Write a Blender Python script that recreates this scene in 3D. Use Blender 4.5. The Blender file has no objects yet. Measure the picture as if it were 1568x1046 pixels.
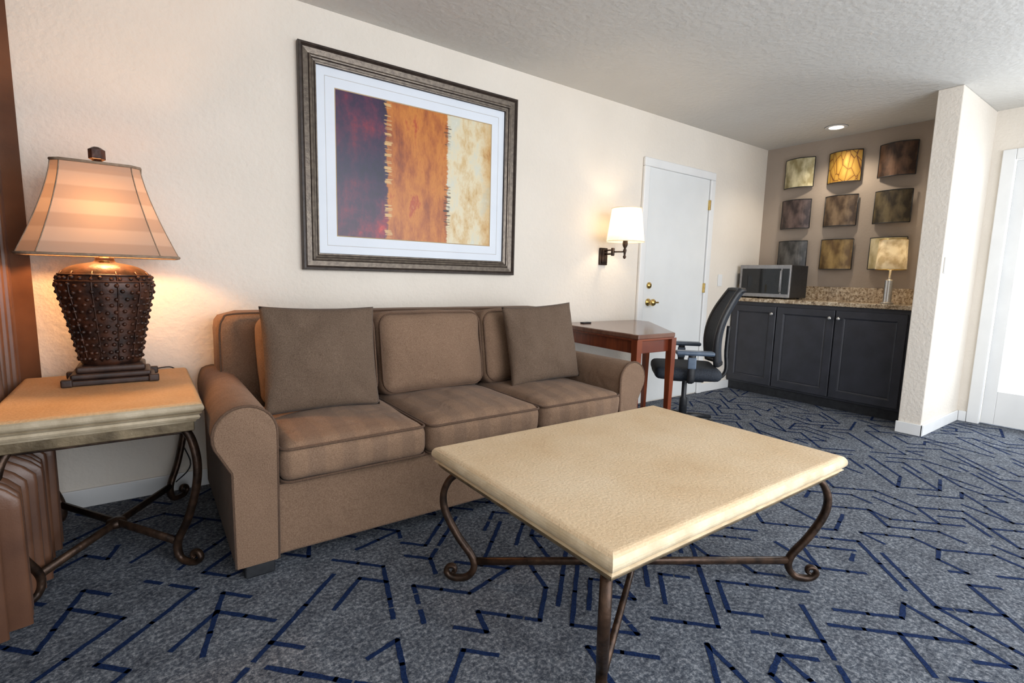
import bpy, bmesh, math, random
from mathutils import Vector, Matrix, noise
random.seed(7)
sc = bpy.context.scene
COL = sc.collection
H=1.087; D=2.92; CZ=2.455; XA=5.34; XR=5.45

# ------------------------------------------------------------ materials
def new_mat(name):
    m=bpy.data.materials.new(name); m.use_nodes=True
    nt=m.node_tree; b=nt.nodes['Principled BSDF']
    return m,nt,b
def N(nt,t,**kw):
    n=nt.nodes.new(t)
    for k,v in kw.items():
        if k in n.inputs: n.inputs[k].default_value=v
        else: setattr(n,k,v)
    return n
def c4(c): return (c[0],c[1],c[2],1)
def ramp(nt,fac,stops,interp='LINEAR'):
    r=nt.nodes.new('ShaderNodeValToRGB'); r.color_ramp.interpolation=interp
    el=r.color_ramp.elements
    while len(el)<len(stops): el.new(.5)
    for e,(p,c) in zip(el,stops): e.position=p; e.color=c4(c)
    nt.links.new(fac,r.inputs[0]); return r
def coords(nt,scale=(1,1,1),kind='Object'):
    tc=nt.nodes.new('ShaderNodeTexCoord'); mp=nt.nodes.new('ShaderNodeMapping')
    mp.inputs['Scale'].default_value=scale
    nt.links.new(tc.outputs[kind],mp.inputs[0]); return mp.outputs[0]
def mat_noise(name,c1,c2,scale=20,rough=.6,bump=.1,bscale=None,metal=0,detail=4,bdist=.01,spec=.5,lo=.35,hi=.65,sc3=(1,1,1),sheen=0):
    m,nt,b=new_mat(name)
    co=coords(nt,sc3)
    n=N(nt,'ShaderNodeTexNoise',Scale=scale,Detail=detail); nt.links.new(co,n.inputs['Vector'])
    r=ramp(nt,n.outputs['Fac'],[(lo,c1),(hi,c2)])
    nt.links.new(r.outputs[0],b.inputs['Base Color'])
    b.inputs['Roughness'].default_value=rough; b.inputs['Metallic'].default_value=metal
    b.inputs['Specular IOR Level'].default_value=spec
    if sheen: b.inputs['Sheen Weight'].default_value=sheen
    if bump:
        n2=N(nt,'ShaderNodeTexNoise',Scale=bscale or scale*3,Detail=3); nt.links.new(co,n2.inputs['Vector'])
        bp=N(nt,'ShaderNodeBump',Strength=bump,Distance=bdist); nt.links.new(n2.outputs['Fac'],bp.inputs['Height'])
        nt.links.new(bp.outputs[0],b.inputs['Normal'])
    return m
M={}
M['wall']=mat_noise('wall_paint',(.735,.680,.604),(.765,.710,.634),3,.75,.35,45,bdist=.012,spec=.25)
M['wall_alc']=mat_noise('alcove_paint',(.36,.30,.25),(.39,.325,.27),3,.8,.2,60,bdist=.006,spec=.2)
M['ceil']=mat_noise('ceiling_paint',(.63,.62,.59),(.66,.65,.62),2,.6,.4,30,bdist=.012,spec=.35)
M['white']=mat_noise('white_trim_paint',(.76,.77,.77),(.80,.81,.81),5,.4,.03,60)
M['door']=mat_noise('door_paint',(.73,.75,.75),(.76,.78,.78),4,.45,.05,80)
M['iron']=mat_noise('wrought_iron',(.022,.013,.009),(.075,.042,.026),25,.42,.4,60,metal=.6,bdist=.004)
M['bronze']=mat_noise('bronze_lamp',(.014,.007,.006),(.070,.026,.014),22,.42,.3,70,metal=.3,bdist=.004)
M['darkwood']=mat_noise('dark_wood',(.02,.01,.008),(.05,.025,.018),20,.5,.1)
def stone(name,a,b_,c,d):
    m,nt,b=new_mat(name); co=coords(nt)
    n=N(nt,'ShaderNodeTexNoise',Scale=2.4,Detail=5,Roughness=.55); nt.links.new(co,n.inputs['Vector'])
    r=ramp(nt,n.outputs['Fac'],[(.24,a),(.36,b_),(.52,c),(.70,d)])
    n2=N(nt,'ShaderNodeTexNoise',Scale=110,Detail=3); nt.links.new(co,n2.inputs['Vector'])
    r2=ramp(nt,n2.outputs['Fac'],[(.35,(.92,.91,.90)),(.6,(1,1,1))])
    mx=N(nt,'ShaderNodeMixRGB',blend_type='MULTIPLY'); mx.inputs[0].default_value=1
    nt.links.new(r.outputs[0],mx.inputs[1]); nt.links.new(r2.outputs[0],mx.inputs[2]); nt.links.new(mx.outputs[0],b.inputs['Base Color'])
    b.inputs['Roughness'].default_value=.7; b.inputs['Specular IOR Level'].default_value=.3
    bp=N(nt,'ShaderNodeBump',Strength=.5,Distance=.004); nt.links.new(n2.outputs['Fac'],bp.inputs['Height']); nt.links.new(bp.outputs[0],b.inputs['Normal'])
    return m
M['stone']=stone('travertine_top',(.56,.39,.23),(.645,.485,.305),(.69,.54,.36),(.725,.59,.415))
M['stone_edge']=mat_noise('travertine_edge',(.54,.43,.28),(.70,.59,.42),14,.6,.35,90,bdist=.004)
M['stone_edge2']=mat_noise('travertine_edge_end',(.36,.29,.19),(.50,.42,.30),14,.45,.35,90,bdist=.004)
M['frame_lo']=mat_noise('table_apron',(.09,.065,.035),(.24,.185,.11),12,.5,.2,60,metal=.3)
M['black']=mat_noise('black_plastic',(.012,.013,.016),(.022,.024,.028),30,.45,.05)
M['chair']=mat_noise('chair_fabric',(.010,.014,.022),(.024,.032,.046),120,.75,.3,300,bdist=.002)
M['grey_pl']=mat_noise('grey_plastic',(.07,.10,.15),(.11,.15,.21),20,.3,.02)
M['cab']=mat_noise('cabinet_paint',(.026,.028,.036),(.036,.038,.050),8,.42,.05,70)
M['steel']=mat_noise('brushed_steel',(.5,.5,.5),(.62,.62,.61),30,.3,.05,metal=.9,sc3=(1,1,6))
M['silver']=mat_noise('microwave_silver',(.28,.28,.29),(.34,.34,.35),30,.35,.0,metal=.5)
M['brass']=mat_noise('brass',(.55,.38,.12),(.68,.48,.18),30,.25,.02,metal=.95)
M['cherry']=mat_noise('cherry_wood',(.12,.022,.008),(.22,.05,.016),4,.28,.03,40,sc3=(1,8,1))
M['cherrytop']=mat_noise('cherry_top',(.13,.06,.04),(.19,.09,.06),4,.16,.02,40,sc3=(1,6,1))
M['blackglass']=mat_noise('black_glass',(.01,.012,.014),(.014,.016,.018),5,.06,0)
M['frame_dark']=mat_noise('frame_dark',(.022,.015,.012),(.045,.032,.026),30,.4,.1)
M['frame_mid']=mat_noise('frame_pewter',(.10,.08,.065),(.17,.14,.11),40,.35,.1,metal=.5,sc3=(1,1,1))
M['mat']=mat_noise('mat_board',(.70,.755,.83),(.73,.785,.86),4,.6,0)
M['matline']=mat_noise('mat_bevel',(.42,.42,.42),(.5,.5,.5),4,.6,0)
M['gold']=mat_noise('mat_gold_line',(.35,.25,.13),(.45,.33,.18),4,.5,0)
M['navy']=mat_noise('carpet_navy',(.004,.012,.050),(.012,.030,.095),160,.95,.5,400,bdist=.004,spec=.1)

def fabric(name,c1,c2,light_stripe=None):
    m,nt,b=new_mat(name); co=coords(nt)
    n=N(nt,'ShaderNodeTexNoise',Scale=260,Detail=3); nt.links.new(co,n.inputs['Vector'])
    r=ramp(nt,n.outputs['Fac'],[(.35,c1),(.65,c2)])
    n3=N(nt,'ShaderNodeTexNoise',Scale=5,Detail=3); nt.links.new(co,n3.inputs['Vector'])
    mx=N(nt,'ShaderNodeMixRGB',blend_type='MULTIPLY'); mx.inputs[0].default_value=.5
    r3=ramp(nt,n3.outputs['Fac'],[(.3,(.75,.75,.75)),(.7,(1,1,1))])
    nt.links.new(r.outputs[0],mx.inputs[1]); nt.links.new(r3.outputs[0],mx.inputs[2])
    out=mx.outputs[0]
    if light_stripe:
        co2=coords(nt); w=N(nt,'ShaderNodeTexWave',Scale=light_stripe,Distortion=.5); w.bands_direction='X'
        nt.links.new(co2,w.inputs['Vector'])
        r2=ramp(nt,w.outputs['Fac'],[(.35,(.955,.955,.955)),(.65,(1.10,1.09,1.06))])  # streaks of window-blind light painted into the seat fabric colour
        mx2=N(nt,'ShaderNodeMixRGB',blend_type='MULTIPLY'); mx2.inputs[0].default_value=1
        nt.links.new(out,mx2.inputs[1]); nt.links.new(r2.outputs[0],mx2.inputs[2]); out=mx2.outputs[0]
    nt.links.new(out,b.inputs['Base Color']); b.inputs['Roughness'].default_value=.9
    b.inputs['Specular IOR Level'].default_value=.15; b.inputs['Sheen Weight'].default_value=.06
    bp=N(nt,'ShaderNodeBump',Strength=.3,Distance=.003); nt.links.new(n.outputs['Fac'],bp.inputs['Height'])
    n4=N(nt,'ShaderNodeTexNoise',Scale=8,Detail=2,Distortion=.6); nt.links.new(co,n4.inputs['Vector'])
    bp2=N(nt,'ShaderNodeBump',Strength=.5,Distance=.025); nt.links.new(n4.outputs['Fac'],bp2.inputs['Height'])
    nt.links.new(bp.outputs[0],bp2.inputs['Normal']); nt.links.new(bp2.outputs[0],b.inputs['Normal'])
    return m
M['sofa']=fabric('sofa_fabric',(.168,.104,.068),(.246,.161,.109))
M['seat']=fabric('sofa_seat_fabric',(.180,.112,.073),(.262,.172,.118),light_stripe=2.6)
M['pillow']=fabric('pillow_fabric',(.102,.069,.048),(.157,.110,.079))
M['piping']=fabric('piping_fabric',(.09,.054,.036),(.14,.086,.058))

def carpet():
    m,nt,b=new_mat('carpet'); co=coords(nt)
    n=N(nt,'ShaderNodeTexNoise',Scale=75,Detail=5,Roughness=.8); nt.links.new(co,n.inputs['Vector'])
    r=ramp(nt,n.outputs['Fac'],[(.36,(.034,.042,.060)),(.5,(.110,.125,.150)),(.64,(.31,.33,.36))])
    n2=N(nt,'ShaderNodeTexNoise',Scale=12,Detail=3); nt.links.new(co,n2.inputs['Vector'])
    r2=ramp(nt,n2.outputs['Fac'],[(.35,(.74,.74,.76)),(.65,(1.12,1.12,1.12))])
    mx=N(nt,'ShaderNodeMixRGB',blend_type='MULTIPLY'); mx.inputs[0].default_value=1
    nt.links.new(r.outputs[0],mx.inputs[1]); nt.links.new(r2.outputs[0],mx.inputs[2])
    nt.links.new(mx.outputs[0],b.inputs['Base Color'])
    b.inputs['Roughness'].default_value=.95; b.inputs['Specular IOR Level'].default_value=.1
    bp=N(nt,'ShaderNodeBump',Strength=.6,Distance=.006); nt.links.new(n.outputs['Fac'],bp.inputs['Height'])
    nt.links.new(bp.outputs[0],b.inputs['Normal']); return m
M['carpet']=carpet()
def granite():
    m,nt,b=new_mat('granite'); co=coords(nt)
    v=N(nt,'ShaderNodeTexNoise',Scale=38,Detail=6,Roughness=.8); nt.links.new(co,v.inputs['Vector'])
    r=ramp(nt,v.outputs['Fac'],[(.36,(.03,.02,.015)),(.45,(.28,.19,.11)),(.55,(.58,.47,.33)),(.68,(.75,.68,.56))])
    nt.links.new(r.outputs[0],b.inputs['Base Color']); b.inputs['Roughness'].default_value=.15; return m
M['granite']=granite()
def shade_mat(name,c1,c2,scale=0,trans=.5,noisy=False):
    m,nt,b=new_mat(name); out=nt.nodes['Material Output']; co=coords(nt)
    if scale:
        w=N(nt,'ShaderNodeTexWave',Scale=scale,Distortion=.0); w.bands_direction='Z'; src=w
    else:
        src=N(nt,'ShaderNodeTexNoise',Scale=14 if noisy else 60,Detail=4)
    nt.links.new(co,src.inputs['Vector'])
    r=ramp(nt,src.outputs['Fac'],[(.4,c1),(.6,c2)])
    tr=nt.nodes.new('ShaderNodeBsdfTranslucent'); mx=N(nt,'ShaderNodeMixShader'); mx.inputs[0].default_value=trans
    nt.links.new(r.outputs[0],b.inputs['Base Color']); nt.links.new(r.outputs[0],tr.inputs['Color'])
    b.inputs['Roughness'].default_value=.8
    nt.links.new(b.outputs[0],mx.inputs[1]); nt.links.new(tr.outputs[0],mx.inputs[2]); nt.links.new(mx.outputs[0],out.inputs[0])
    return m
M['shade1']=shade_mat('lampshade_striped',(.36,.27,.21),(.43,.335,.265),3.0,.11)
M['shade2']=shade_mat('lampshade_white',(.85,.80,.70),(.88,.84,.75),0,.5)
M['shade3']=shade_mat('lampshade_marbled',(.50,.40,.24),(.76,.68,.50),0,.3,True)
M['shadetrim']=mat_noise('shade_trim',(.22,.15,.10),(.32,.23,.16),60,.8,.1)
M['curtain']=mat_noise('curtain_satin',(.085,.036,.019),(.135,.060,.031),6,.38,.15,200,bdist=.002,sheen=.05)
def art():
    m,nt,b=new_mat('abstract_painting')
    tc=nt.nodes.new('ShaderNodeTexCoord'); sp=nt.nodes.new('ShaderNodeSeparateXYZ')
    nt.links.new(tc.outputs['Object'],sp.inputs[0])
    def noi(scale,sc3,det=5,rough=.6):
        co=coords(nt,sc3); n=N(nt,'ShaderNodeTexNoise',Scale=scale,Detail=det,Roughness=rough); nt.links.new(co,n.inputs['Vector']); return n.outputs['Fac']
    def math_(op,a,bv):
        n=nt.nodes.new('ShaderNodeMath'); n.operation=op
        for i,x in enumerate((a,bv)):
            if isinstance(x,(int,float)): n.inputs[i].default_value=x
            else: nt.links.new(x,n.inputs[i])
        return n.outputs[0]
    def mix(f,a,bv,bt='MIX'):
        n=N(nt,'ShaderNodeMixRGB',blend_type=bt)
        for i,x in enumerate((f,a,bv)):
            if isinstance(x,(int,float)): n.inputs[i].default_value=x
            elif isinstance(x,tuple): n.inputs[i].default_value=c4(x)
            else: nt.links.new(x,n.inputs[i])
        return n.outputs[0]
    u=math_('DIVIDE',sp.outputs[0],1.022); v=math_('DIVIDE',sp.outputs[2],.80)
    jag=math_('MULTIPLY',math_('SUBTRACT',noi(5,(1.2,1,5),8,.8),.5),.085)
    uj=math_('ADD',u,jag)
    dark=ramp(nt,noi(3.5,(1.8,1,1.2),7,.7),[(.34,(.008,.008,.030)),(.47,(.030,.011,.048)),(.56,(.085,.014,.050)),(.65,(.20,.016,.040)),(.75,(.42,.05,.035))])
    vb=ramp(nt,v,[(.0,(1.7,1.1,.9)),(.22,(1.2,1,1)),(.5,(.45,.75,1.0)),(.8,(1.0,.9,1))])
    darkc=mix(1,dark.outputs[0],vb.outputs[0],'MULTIPLY')
    org=ramp(nt,noi(3.2,(2.2,1,.8),7,.70),[(.32,(.13,.03,.012)),(.41,(.31,.075,.014)),(.5,(.46,.14,.022)),(.57,(.56,.20,.03)),(.65,(.40,.055,.015)),(.74,(.62,.34,.12))])
    crm=ramp(nt,noi(3.6,(1.8,1,1.0),8,.68),[(.32,(.38,.19,.06)),(.40,(.60,.43,.21)),(.50,(.70,.62,.43)),(.6,(.60,.61,.52)),(.7,(.74,.71,.60))])
    wr_=ramp(nt,math_('ADD',u,math_('MULTIPLY',jag,1.2)),[(.90,(1,1,1)),(1.0,(.85,.62,.35))])
    crmc=mix(1,crm.outputs[0],wr_.outputs[0],'MULTIPLY')
    k1=ramp(nt,uj,[(.284,(0,0,0)),(.290,(1,1,1))]); k2=ramp(nt,uj,[(.668,(0,0,0)),(.676,(1,1,1))])
    c=mix(k1.outputs[0],darkc,org.outputs[0]); c=mix(k2.outputs[0],c,crmc)
    dash=ramp(nt,noi(10,(.15,1,6),3,.7),[(.50,(0,0,0)),(.54,(1,1,1))])
    def band(c0,w_,nz,thr):
        fr_=math_('MULTIPLY',math_('SUBTRACT',noi(6,(.6,1,7),4,.8),.5),.06)
        uf=math_('ADD',u,fr_)
        bnd=ramp(nt,uf,[(c0-w_,(0,0,0)),(c0-w_+.004,(1,1,1)),(c0+w_-.004,(1,1,1)),(c0+w_,(0,0,0))])
        mk_=ramp(nt,noi(nz,(.1,1,1),2),[(thr,(0,0,0)),(thr+.03,(1,1,1))])
        return mix(1,mix(1,bnd.outputs[0],mk_.outputs[0],'MULTIPLY'),dash.outputs[0],'MULTIPLY')
    c=mix(band(.672,.022,3.5,.48),c,(.03,.015,.014))
    c=mix(band(.292,.022,5.0,.42),c,(.60,.38,.16))
    nt.links.new(c,b.inputs['Base Color']); b.inputs['Roughness'].default_value=.35
    return m
M['art']=art()

# ------------------------------------------------------------ mesh helpers
def empty(name,loc=(0,0,0),rz=0):
    o=bpy.data.objects.new(name,None); o.empty_display_size=.1; COL.objects.link(o)
    o.location=loc; o.rotation_euler=(0,0,rz); return o
def mk(name,verts,faces,mat,parent=None,smooth=False,mats=None,fmat=None,wn=False):
    me=bpy.data.meshes.new(name); me.from_pydata([tuple(v) for v in verts],[],faces)
    bm=bmesh.new(); bm.from_mesh(me); bmesh.ops.recalc_face_normals(bm,faces=bm.faces); bm.to_mesh(me); bm.free()
    for mt in (mats or [mat]): me.materials.append(mt)
    if fmat:
        for p,i in zip(me.polygons,fmat): p.material_index=i
    if smooth:
        for p in me.polygons: p.use_smooth=True
    o=bpy.data.objects.new(name,me); COL.objects.link(o)
    if parent: o.parent=parent
    if wn:
        w=o.modifiers.new('wn','WEIGHTED_NORMAL'); w.keep_sharp=True
    return o
def box(name,lo,hi,mat,parent=None,r=0.0,n=3,rot=None):
    bm=bmesh.new(); bmesh.ops.create_cube(bm,size=1)
    lo=Vector(lo);hi=Vector(hi);c=(lo+hi)/2;s=hi-lo
    for v in bm.verts: v.co=Vector((v.co.x*s.x,v.co.y*s.y,v.co.z*s.z))
    if r>0: bmesh.ops.bevel(bm,geom=bm.edges[:],offset=r,segments=n,profile=.5,affect='EDGES')
    if rot: bmesh.ops.transform(bm,matrix=rot,verts=bm.verts)
    for v in bm.verts: v.co+=c
    bmesh.ops.recalc_face_normals(bm,faces=bm.faces)
    me=bpy.data.meshes.new(name); 
    if r>0:
        for f in bm.faces: f.smooth=True
    bm.to_mesh(me); bm.free(); me.materials.append(mat)
    o=bpy.data.objects.new(name,me); COL.objects.link(o)
    if parent: o.parent=parent
    if r>0:
        w=o.modifiers.new('wn','WEIGHTED_NORMAL'); w.keep_sharp=True
    return o
def cushion(name,c,s,r,mat,parent,crown=(0,0,0),n=16,mtx=None,wr=.004,seed=0):
    h=Vector(s)/2; ts=[]
    for i in range(n+1):
        t=-1+2*i/n; ts.append(math.copysign(abs(t)**.75,t))
    bm=bmesh.new()
    for ax in range(3):
        for sg in (-1,1):
            g=[[None]*(n+1) for _ in range(n+1)]
            for i in range(n+1):
                for j in range(n+1):
                    p=[0,0,0]; p[ax]=sg; p[(ax+1)%3]=ts[i]; p[(ax+2)%3]=ts[j]
                    g[i][j]=bm.verts.new(p)
            for i in range(n):
                for j in range(n): bm.faces.new((g[i][j],g[i+1][j],g[i+1][j+1],g[i][j+1]))
    bmesh.ops.remove_doubles(bm,verts=bm.verts,dist=1e-4)
    for v in bm.verts:
        p=v.co.copy(); q=Vector([p[k]*h[k] for k in range(3)])
        cl=Vector([max(-(h[k]-r),min(h[k]-r,q[k])) for k in range(3)])
        d=q-cl
        o=cl+d.normalized()*r if d.length>1e-9 else q
        for k in range(3):
            a,b_=(k+1)%3,(k+2)%3
            o[k]+=crown[k]*(1-p[a]**2)*(1-p[b_]**2)*p[k]
        nn=noise.noise(Vector((o.x*7+seed*3.1,o.y*7,o.z*7+seed)))*wr
        o+=o.normalized()*nn
        v.co=o
    M_=Matrix.Translation(Vector(c)) @ (mtx or Matrix())
    bmesh.ops.transform(bm,matrix=M_,verts=bm.verts)
    bmesh.ops.recalc_face_normals(bm,faces=bm.faces)
    for f in bm.faces: f.smooth=True
    me=bpy.data.meshes.new(name); bm.to_mesh(me); bm.free(); me.materials.append(mat)
    ob=bpy.data.objects.new(name,me); COL.objects.link(ob); ob.parent=parent; return ob
def tube(name,pts,rad,mat,parent=None,closed=False,segs=8,side=None,ry=None,square=False):
    pts=[Vector(p) for p in pts]; n=len(pts)
    rads=rad if isinstance(rad,(list,tuple)) else [rad]*n
    rys=ry if isinstance(ry,(list,tuple)) else ([ry]*n if ry else rads)
    vs=[];fs=[];prev=None
    for i,p in enumerate(pts):
        if closed: t=pts[(i+1)%n]-pts[i-1]
        else: t=pts[min(i+1,n-1)]-pts[max(i-1,0)]
        t.normalize()
        if side is not None: a=Vector(side)
        elif prev is None: a=Vector((0,0,1)) if abs(t.z)<.9 else Vector((1,0,0))
        else: a=prev
        a=(a-t*a.dot(t)).normalized(); prev=a; b_=t.cross(a)
        for k in range(segs):
            th=2*math.pi*(k+.5)/segs; ca,sa=math.cos(th),math.sin(th)
            if square:
                m_=max(abs(ca),abs(sa)); 
                e=.35; ca=ca*(1-e)+ca/m_*e; sa=sa*(1-e)+sa/m_*e
            vs.append(p+a*ca*rads[i]+b_*sa*rys[i])
    rg=n if closed else n-1
    for i in range(rg):
        for k in range(segs):
            j=(i+1)%n; fs.append((i*segs+k,i*segs+(k+1)%segs,j*segs+(k+1)%segs,j*segs+k))
    if not closed:
        fs.append(tuple(range(segs))); fs.append(tuple((n-1)*segs+k for k in range(segs)))
    return mk(name,vs,fs,mat,parent,smooth=True)
def smoothpath(pts,sub=6):
    P=[Vector(p) for p in pts]; out=[]
    for i in range(len(P)-1):
        p0=P[max(i-1,0)];p1=P[i];p2=P[i+1];p3=P[min(i+2,len(P)-1)]
        for k in range(sub):
            t=k/sub
            out.append(.5*((2*p1)+(p2-p0)*t+(2*p0-5*p1+4*p2-p3)*t*t+(3*p1-p0-3*p2+p3)*t**3))
    out.append(P[-1]); return out
def lathe(name,prof,c,mat,parent,segs=28,sx=1,sy=1,smooth=True,rib=None):
    vs=[];fs=[];n=len(prof)
    for (r,z) in prof:
        for k in range(segs):
            a=2*math.pi*k/segs; rr=r*(rib(a,z) if rib else 1)
            vs.append((c[0]+rr*sx*math.cos(a),c[1]+rr*sy*math.sin(a),c[2]+z))
    for i in range(n-1):
        for k in range(segs):
            fs.append((i*segs+k,i*segs+(k+1)%segs,(i+1)*segs+(k+1)%segs,(i+1)*segs+k))
    if prof[0][0]>1e-4: fs.append(tuple(range(segs)))
    if prof[-1][0]>1e-4: fs.append(tuple((n-1)*segs+k for k in range(segs)))
    o=mk(name,vs,fs,mat,parent,smooth=smooth); 
    if smooth:
        w=o.modifiers.new('wn','WEIGHTED_NORMAL')
    return o
def rectframe(name,O,U,V,W,w,h,prof,mats,parent,pm=None,cap=True,capmat=0):
    O=Vector(O);U=Vector(U);V=Vector(V);W=Vector(W)
    vs=[];fs=[];fm=[]
    for (d,z) in prof:
        for (a,b_) in ((d,d),(w-d,d),(w-d,h-d),(d,h-d)): vs.append(O+U*a+V*b_+W*z)
    for i in range(len(prof)-1):
        for k in range(4):
            fs.append((i*4+k,i*4+(k+1)%4,(i+1)*4+(k+1)%4,(i+1)*4+k)); fm.append(pm[i] if pm else 0)
    if cap:
        i=len(prof)-1; fs.append((i*4,i*4+1,i*4+2,i*4+3)); fm.append(capmat)
    return mk(name,vs,fs,None,parent,mats=mats,fmat=fm)
def prism(name,pts,z0,z1,mat,parent,bev=0):
    bm=bmesh.new(); vb=[bm.verts.new((p[0],p[1],z0)) for p in pts]; f=bm.faces.new(vb)
    r=bmesh.ops.extrude_face_region(bm,geom=[f])
    for g in r['geom']:
        if isinstance(g,bmesh.types.BMVert): g.co.z=z1
    bmesh.ops.recalc_face_normals(bm,faces=bm.faces)
    if bev: bmesh.ops.bevel(bm,geom=bm.edges[:],offset=bev,segments=2,profile=.5,affect='EDGES')
    me=bpy.data.meshes.new(name); bm.to_mesh(me); bm.free(); me.materials.append(mat)
    o=bpy.data.objects.new(name,me); COL.objects.link(o); o.parent=parent; return o
def rrect(hx,hy,r,n=5):
    out=[]
    for cx,cy,a0 in ((hx-r,hy-r,0),(-hx+r,hy-r,90),(-hx+r,-hy+r,180),(hx-r,-hy+r,270)):
        for i in range(n+1):
            a=math.radians(a0+90*i/n); out.append((cx+r*math.cos(a),cy+r*math.sin(a)))
    return out
def sm(t): t=min(1,max(0,t)); return t*t*(3-2*t)

# ------------------------------------------------------------ room shell
YB=-2.6; XL=-.62
fl=box('floor',(XL-.15,YB,-.1),(XR+.15,D+.12,0),M['carpet'])
box('ceiling',(XL-.15,YB,CZ),(XR+.15,D+.12,CZ+.1),M['ceil'])
box('wall_back',(XL-.15,D,0),(XR+.15,D+.12,CZ),M['wall'])
box('wall_left',(XL-.13,YB,0),(XL,D,CZ),M['wall'])
box('wall_alcove',(XA,1.32,0),(XR+.15,D,CZ),M['wall_alc'])
box('wall_partition',(4.58,1.177,0),(XR+.15,1.32,CZ),M['wall'],r=.006)
wr=empty('wall_right')
box('above_door',(XR,0.05,2.08),(XR+.15,1.04,CZ),M['wall'],wr)
box('panel_a',(XR,1.04,0),(XR+.15,1.177,CZ),M['wall'],wr)
box('panel_b',(XR,YB,0),(XR+.15,.05,CZ),M['wall'],wr)
bh=.085
bb=empty('baseboard_back')
box('run_a',(XL+.01,D-.014,0),(3.41,D-.001,bh),M['white'],bb,r=.004,n=2)
box('run_b',(4.42,D-.014,0),(4.93,D-.001,bh),M['white'],bb,r=.004,n=2)
bp_=empty('baseboard_partition')
box('end',(4.566,1.163,0),(4.5795,1.33,bh),M['white'],bp_,r=.004,n=2)
box('side',(4.566,1.163,0),(XR-.015,1.1765,bh),M['white'],bp_,r=.004,n=2)
box('baseboard_right',(XR-.014,1.112,0),(XR-.001,1.163,bh),M['white'],r=.003,n=2)
box('baseboard_left',(XL+.001,YB,0),(XL+.014,D-.02,bh),M['white'],r=.003,n=2)

# carpet pattern : connected broken diamond / zigzag line motif woven into the carpet
random.seed(33)
L=.102
e1,e2=[Vector((math.cos(math.radians(a)),math.sin(math.radians(a))))*L for a in (-46,14)]
MOV=[((1,0),-46),((0,1),14),((-1,1),74),((-1,0),134),((0,-1),194),((1,-1),254),((-1,2),44),((1,-2),224)]
WT=[5,1,3,5,1,3,4,4]
vs=[];fs=[];nodes=set();mids=set()
def strip(a,b_,w=.0084):
    t=(b_-a).normalized(); nrm=Vector((-t.y,t.x))
    a=a-t*w*.7; b_=b_+t*w*.7; ns=6
    i0=len(vs)
    for s in range(ns+1):
        p=a+(b_-a)*s/ns; z=.0012
        w1=w*(1+random.uniform(-.22,.15)); w2=w*(1+random.uniform(-.22,.15))
        q=p+nrm*w1; vs.append((q.x,q.y,z)); q=p-nrm*w2; vs.append((q.x,q.y,z))
    for s in range(ns):
        i=i0+2*s; fs.append((i,i+1,i+3,i+2))
def ok(p): return XL<p.x<5.42 and -1.3<p.y<D-.01
cells=[(i,j) for i in range(-70,105) for j in range(-70,105) if ok(e1*i+e2*j)]
random.shuffle(cells)
for (i,j) in cells:
    if (i,j) in nodes: continue
    if any((i+m[0][0],j+m[0][1]) in nodes for m in MOV[:6]) and random.random()<.28: continue
    path=[(i,j)]; maxs=random.choice((3,4,5,6,7)); run=0
    mv,ang=random.choices(MOV,WT)[0]; segs_=[]
    while len(segs_)<maxs:
        ci,cj=path[-1]; n_=(ci+mv[0],cj+mv[1])
        a=e1*ci+e2*cj; b_=e1*n_[0]+e2*n_[1]
        mid=(round((a.x+b_.x)/2,3),round((a.y+b_.y)/2,3))
        if not ok(b_) or mid in mids or n_ in path: break
        mids.add(mid); segs_.append((a,b_)); path.append(n_); run+=1
        if n_ in nodes: break
        if run>=random.choice((1,2,2,3)):
            run=0
            opts=[(m_,w_) for m_,w_ in zip(MOV,WT) if 50<min((m_[1]-ang)%360,(ang-m_[1])%360)<125]
            mv,ang=random.choices([o[0] for o in opts],[o[1] for o in opts])[0]
    if len(segs_)<2: continue
    for p in path: nodes.add(p)
    for a,b_ in segs_:
        rv=random.random()
        if rv<.09: strip(a,a+(b_-a)*.42); strip(a+(b_-a)*.60,b_)
        elif rv<.12: strip(a,a+(b_-a)*.6)
        else: strip(a,b_)
pat=mk('pattern_lines',vs,fs,M['navy'],fl)
random.seed(7)

# ------------------------------------------------------------ picture
pic=empty('framed_painting',(.704,D-.001,1.10))
W_=(0,-1,0)
rectframe('frame',(0,0,0),(1,0,0),(0,0,1),W_,1.391,1.16,
  [(0,0),(0,.03),(.004,.038),(.014,.040),(.02,.032),(.024,.028),(.05,.024),(.054,.030),(.06,.032),(.066,.030),(.07,.022),(.08,.018),(.084,.022),(.09,.021),(.093,.010)],
  [M['frame_dark'],M['frame_mid']],pic,pm=[0,0,0,0,0,1,0,1,1,0,1,0,1,0],cap=False)
rectframe('mat_board',(.09,0,.09),(1,0,0),(0,0,1),W_,1.211,.98,
  [(0,.008),(.045,.008),(.048,.0075),(.098,.0075),(.103,.006)],[M['mat'],M['matline'],M['gold']],pic,pm=[0,1,0,2],cap=False)
a=mk('painting',[(0,0,0),(1.022,0,0),(1.022,0,.80),(0,0,.80)],[(0,1,2,3)],M['art'],pic); a.location=(.192,-.005,.182)

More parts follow.
